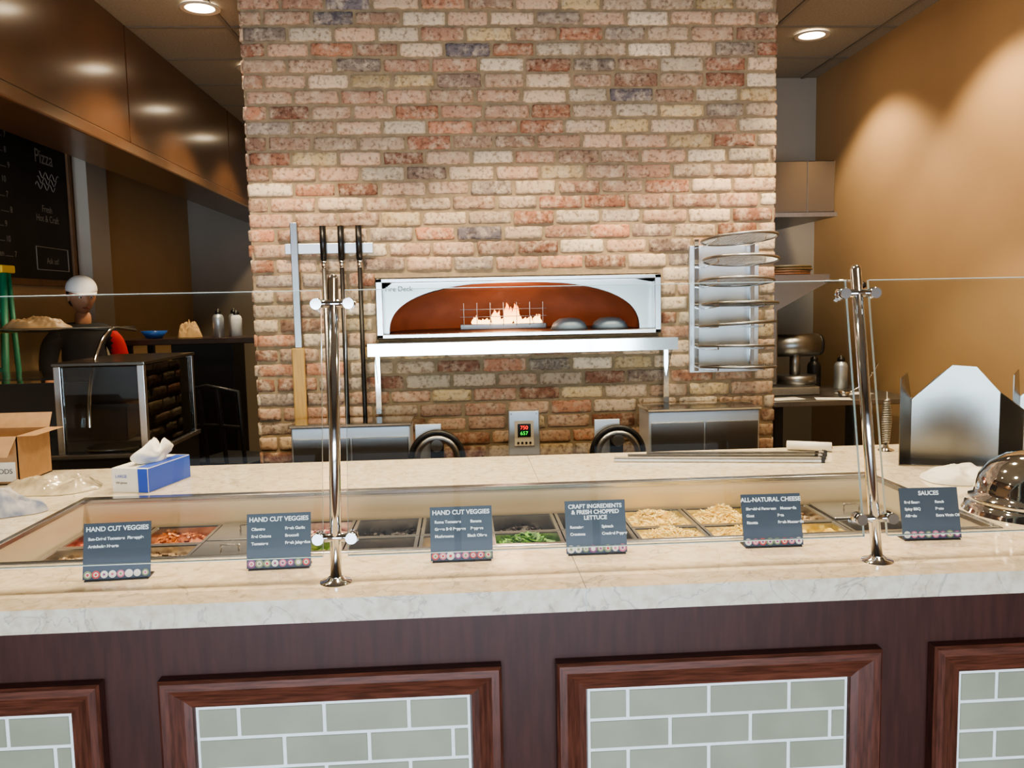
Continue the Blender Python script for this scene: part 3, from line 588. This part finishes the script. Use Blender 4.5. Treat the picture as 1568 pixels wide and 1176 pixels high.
stool(-1.3,4.9,2.8); stool(-1.28,6.6,3.3)
g=grp('fire_extinguisher'); c=(-1.62,4.62,0.0); lathe('tank',[(0,0),(.06,0),(.065,.02),(.065,.34),(.05,.39),(.02,.41),(.02,.43),(0,.43)],c,mat('extinguisher_red',rgb(170,25,20),.3),g,28); box('valve',c[0]-.02,c[0]+.05,c[1]-.015,c[1]+.015,.43,.47,BLACK,g,.004); tube('hose',[(c[0]+.04,c[1],.45),(c[0]+.09,c[1],.4),(c[0]+.09,c[1],.2)],.009,BLACK,g)
# worker
pw=grp('restaurant_worker')
SKIN=mat('skin',rgb(190,138,108),.5,0,.05,30); SHIRT=mat('black_shirt',rgb(30,28,30),.8,0,.2,20); REDS=mat('red_sleeve',rgb(180,30,28),.75,0,.1,20); PANT=mat('dark_trousers',rgb(35,35,42),.85); HAIR=mat('dark_hair',rgb(28,20,16),.6); CAP=mat('white_cap',rgb(235,232,225),.7)
PM=Matrix.Translation((-2.27,5.28,0))@Matrix.Rotation(math.radians(38),4,'Z')@Matrix.Scale(.97,4)   # local -Y = facing
def skin(name,vts,edges,rad,m,root=0,sub=2):
    me=D.meshes.new(name); me.from_pydata([tuple(PM@Vector(v)) for v in vts],edges,[]); o=D.objects.new(name,me); COL.objects.link(o)
    md=o.modifiers.new('s','SKIN'); md.use_smooth_shade=True; 
    for i,r in enumerate(rad): me.skin_vertices[0].data[i].radius=(r,r) if not isinstance(r,tuple) else r
    for i in range(len(rad)): me.skin_vertices[0].data[i].use_root=(i==root)
    s=o.modifiers.new('u','SUBSURF'); s.levels=sub; s.render_levels=sub
    dg=bpy.context.evaluated_depsgraph_get(); nm=D.meshes.new_from_object(o.evaluated_get(dg)); D.objects.remove(o); nm.materials.clear()
    for p in nm.polygons: p.use_smooth=True
    return link(D.objects.new(name,nm),pw,m)
# torso, arms (shirt sleeves) and legs grown as ONE surface; fabric/skin split by material index
V=[(0,0,.95),(0,0,1.1),(0,.01,1.28),(0,.01,1.40),(0,0,1.47),(.09,0,.88),(.1,-.01,.5),(.1,.02,.09),(.1,-.1,.04),(-.09,0,.88),(-.1,-.01,.5),(-.1,.02,.09),(-.1,-.1,.04),
   (.12,.01,1.40),(.185,.01,1.355),(.215,.0,1.22),(.222,-.03,1.10),(.19,-.17,1.05),(.158,-.27,1.04),
   (-.12,.01,1.40),(-.185,.01,1.355),(-.215,.0,1.22),(-.222,-.03,1.10),(-.19,-.17,1.05),(-.158,-.27,1.04)]
E=[(0,1),(1,2),(2,3),(3,4),(0,5),(5,6),(6,7),(7,8),(0,9),(9,10),(10,11),(11,12),(3,13),(13,14),(14,15),(15,16),(16,17),(17,18),(3,19),(19,20),(20,21),(21,22),(22,23),(23,24)]
Rr=[(.14,.105),(.135,.1),(.145,.105),(.10,.085),.055,(.09,.09),.06,.042,.035,(.09,.09),.06,.042,.035]+[.07,.062,.052,.043,.035,.026]*2
body=skin('body',V,E,Rr,[SHIRT,PANT,REDS,SKIN],0)
PMi=PM.inverted()
for p in body.data.polygons:
    q=PMi@p.center
    if abs(q.x)>.15 and q.z>1.0: p.material_index=3 if (q.y<-.06 and q.z<1.17) else (2 if q.x>0 else 0)
    elif q.y<-.15 and q.z>1.0: p.material_index=3
    elif q.z<.93: p.material_index=1
skin('neck',[(0,0,1.44),(0,-.01,1.55)],[(0,1)],[.05,.05],SKIN)
for s in(-1,1):
    hx,hy,hz=s*.155,-.285,1.04
    skin('palm',[(hx,hy+.02,hz),(hx-s*.005,hy-.03,hz),(hx-s*.01,hy-.06,hz)],[(0,1),(1,2)],[(.022,.018),(.036,.016),(.036,.014)],SKIN)
    for k,(o_,l) in enumerate(((-.028,.062),(-.01,.072),(.009,.068),(.027,.052))):
        bx_=hx-s*.01+o_; by=hy-.06; skin('finger_%d'%k,[(bx_,by+.015,hz),(bx_,by-l*.45,hz-.004),(bx_,by-l*.75,hz-.02),(bx_,by-l*.9,hz-.036)],[(0,1),(1,2),(2,3)],[.009,.0088,.008,.0065],SKIN,sub=1)
    skin('thumb',[(hx-s*.02,hy-.005,hz),(hx-s*.05,hy-.03,hz-.008),(hx-s*.058,hy-.06,hz-.018)],[(0,1),(1,2)],[.011,.010,.008],SKIN,sub=1)
HC=Vector((0,-.015,1.635)); HM=PM@Matrix.Translation(HC)@Matrix.Rotation(math.radians(8),4,'X')
def sph(name,c,r,m,deform=None,res=3,M=None):
    bm=bmesh.new(); bmesh.ops.create_icosphere(bm,subdivisions=res,radius=1)
    for v in bm.verts:
        p=Vector((v.co.x*r[0],v.co.y*r[1],v.co.z*r[2]))
        if deform: p=deform(p)
        v.co=(M or HM)@(p+Vector(c))
    for f in bm.faces: f.smooth=True
    me=D.meshes.new(name); bm.to_mesh(me); bm.free(); return link(D.objects.new(name,me),pw,m)
def hd(p):
    if p.z<0: k=1+p.z*2.6; p.x*=max(.55,k); 
    if p.z<0 and p.y>0: p.y*=.8
    if p.y<-.06 and abs(p.x)<.02 and -.035<p.z<.02: p.y-=.02*(1-abs(p.x)/.02)*(1-(p.z+.035)/.06)
    return p
sph('head',(0,0,0),(.075,.095,.115),SKIN,hd,4)
for s in(-1,1):
    sph('ear',(s*.074,.01,-.005),(.01,.018,.03),SKIN,res=2); sph('eye',(s*.03,-.083,.005),(.011,.008,.007),TXT,res=2); sph('pupil',(s*.03,-.09,.005),(.005,.003,.005),BLACK,res=2); sph('brow',(s*.03,-.088,.024),(.017,.005,.004),HAIR,res=2)
sph('mouth',(0,-.083,-.06),(.022,.007,.006),mat('lips',rgb(140,70,60),.5),res=2)
sph('hair',(0,.018,.012),(.081,.09,.105),HAIR,lambda p:Vector((p.x,max(p.y,-.02),max(p.z,-.075))),4)
sph('cap_crown',(0,.008,.045),(.089,.104,.085),CAP,lambda p:Vector((p.x,p.y,max(p.z,-.012))),4)
vs=[];fs=[]
for k in range(13):
    a_=math.pi*(k/12); 
    for f in (0,1): vs.append(tuple(HM@Vector((-.078*math.cos(a_)*(1-.1*f),-.04-(.055+.06*f)*math.sin(a_),.035-.006*f))))
for k in range(12): fs.append((2*k,2*k+1,2*k+3,2*k+2))
mesh('cap_bill',vs,fs,CAP,pw,True)
# ---------------------------------------------------------------- right background
hood=grp('wall_exhaust_hood'); box('canopy',1.66,2.22,4.95,5.9,1.99,2.29,STEELH,hood,.006); box('lip',1.65,2.23,4.94,5.9,1.965,1.99,STEELD,hood); box('front_seam',2.05,2.054,4.947,4.95,1.99,2.29,STEELD,hood)
tb=grp('prep_table'); box('top',1.64,2.42,4.35,5.1,.92,.95,STEELD,tb,.004)
for i,(x,y) in enumerate(((1.68,4.4),(2.38,4.4),(1.68,5.05),(2.38,5.05))): box('leg_%d'%i,x-.02,x+.02,y-.02,y+.02,0,.92,BLACKM,tb)
box('undershelf',1.66,2.4,4.37,5.08,.3,.32,STEEL,tb)
mx=grp('dough_press'); box('base',1.66,2.0,4.6,4.95,.951,1.0,STEELD,mx,.01); box('column',1.66,1.80,4.72,4.95,1.0,1.6,STEELH,mx,.01)
mesh('sloped_hood',[(1.66,4.6,1.38),(2.04,4.6,1.58),(2.04,4.95,1.58),(1.66,4.95,1.38),(1.66,4.6,1.62),(2.04,4.6,1.62),(2.04,4.95,1.62),(1.66,4.95,1.62)],[(3,2,1,0),(4,5,6,7),(0,1,5,4),(1,2,6,5),(2,3,7,6),(3,0,4,7)],STEELH,mx)
cyl('motor',(1.80,4.8,1.22),(2.06,4.8,1.22),.065,STEELD,mx); cyl('motor_cap',(2.06,4.8,1.22),(2.08,4.8,1.22),.06,BLACKM,mx); cyl('arm',(1.93,4.8,1.05),(1.93,4.8,1.2),.03,STEELD,mx); cyl('dial',(1.73,4.72,1.1),(1.73,4.7,1.1),.03,BLACK,mx); cyl('platen',(1.93,4.78,1.0),(1.93,4.78,1.05),.11,STEELD,mx); tube('lever',[(2.02,4.6,1.58),(2.1,4.5,1.58),(2.16,4.48,1.56)],.008,STEELP,mx); lathe('lever_knob',[(0,-.02),(.018,-.01),(.018,.01),(0,.02)],(2.17,4.48,1.555),BLACK,mx,16)
g=grp('wooden_board_stack')
for i in range(4): lathe('board_%d'%i,[(0,0),(.16,0),(.163,.006),(.16,.012),(0,.012)],(1.84+random.uniform(-.01,.01),4.78,1.621+i*.0135),mat('board_wood_%d'%i,rgb(120-10*i,78,50),.5,0,.2,20,(1,12,1)),g,40)
g=grp('ladle'); tube('handle',[(2.1,4.5,.96),(2.22,4.52,1.02),(2.3,4.55,1.12)],.005,STEELP,g); lathe('cup',[(0,0),(.025,.003),(.035,.03),(.032,.03),(.02,.008),(0,.006)],(2.08,4.49,.951),STEELP,g,24)
for i,(x,y,r_) in enumerate(((1.74,4.45,.2),(1.98,4.4,-.3),(2.2,4.62,.1))):
    g=grp('receipt_paper'); box('sheet',-.09,.09,-.05,.05,.9512,.953,WHITE,g,M=Matrix.Translation((x,y,0))@Matrix.Rotation(r_,4,'Z'))
bottle(2.25,4.9,.951,.2,.04,STEELB,BLACK,'steel_shaker'); bottle(2.12,4.98,.951,.2,.04,BLACKM,BLACK,'steel_shaker')
ld=grp('step_ladder'); GRL=mat('ladder_green',rgb(30,120,88),.5); YEL=mat('ladder_yellow',rgb(225,190,50),.5)
for x in (-2.56,-2.33):
    cyl('rail_%d'%(x*-100),(x,4.36,0),(x+.02,4.5,1.72),.018,GRL,ld); cyl('rear_%d'%(x*-100),(x,4.7,0),(x+.02,4.54,1.70),.014,GRL,ld)
for i in range(5): z=.3+i*.3; y=4.36+.14*z/1.72; box('step_%d'%i,-2.56,-2.32,y-.02,y+.04,z,z+.02,GRL,ld)
box('top_cap',-2.57,-2.29,4.45,4.58,1.7,1.74,YEL,ld,.006)
# ---------------------------------------------------------------- camera
yaw=math.radians(3.4); pit=math.radians(5.5); ro=math.radians(1.15)
fw=Vector((math.sin(yaw)*math.cos(pit), math.cos(yaw)*math.cos(pit), -math.sin(pit)))
R0=Vector((math.cos(yaw),-math.sin(yaw),0)); U0=R0.cross(fw)
R=R0*math.cos(ro)-U0*math.sin(ro); U=R0*math.sin(ro)+U0*math.cos(ro)
cam=D.objects.new('camera',D.cameras.new('camera')); COL.objects.link(cam)
M=Matrix((R,U,-fw)).transposed().to_4x4(); M.translation=Vector((0,0,1.5)); cam.matrix_world=M
cam.data.sensor_width=36; cam.data.lens=36*1300/1568; cam.data.clip_start=.01; SC.camera=cam
SC.view_settings.view_transform='AgX'
try: SC.view_settings.look='AgX - Medium High Contrast'
except Exception as e: print(e)
SC.view_settings.exposure=0.25
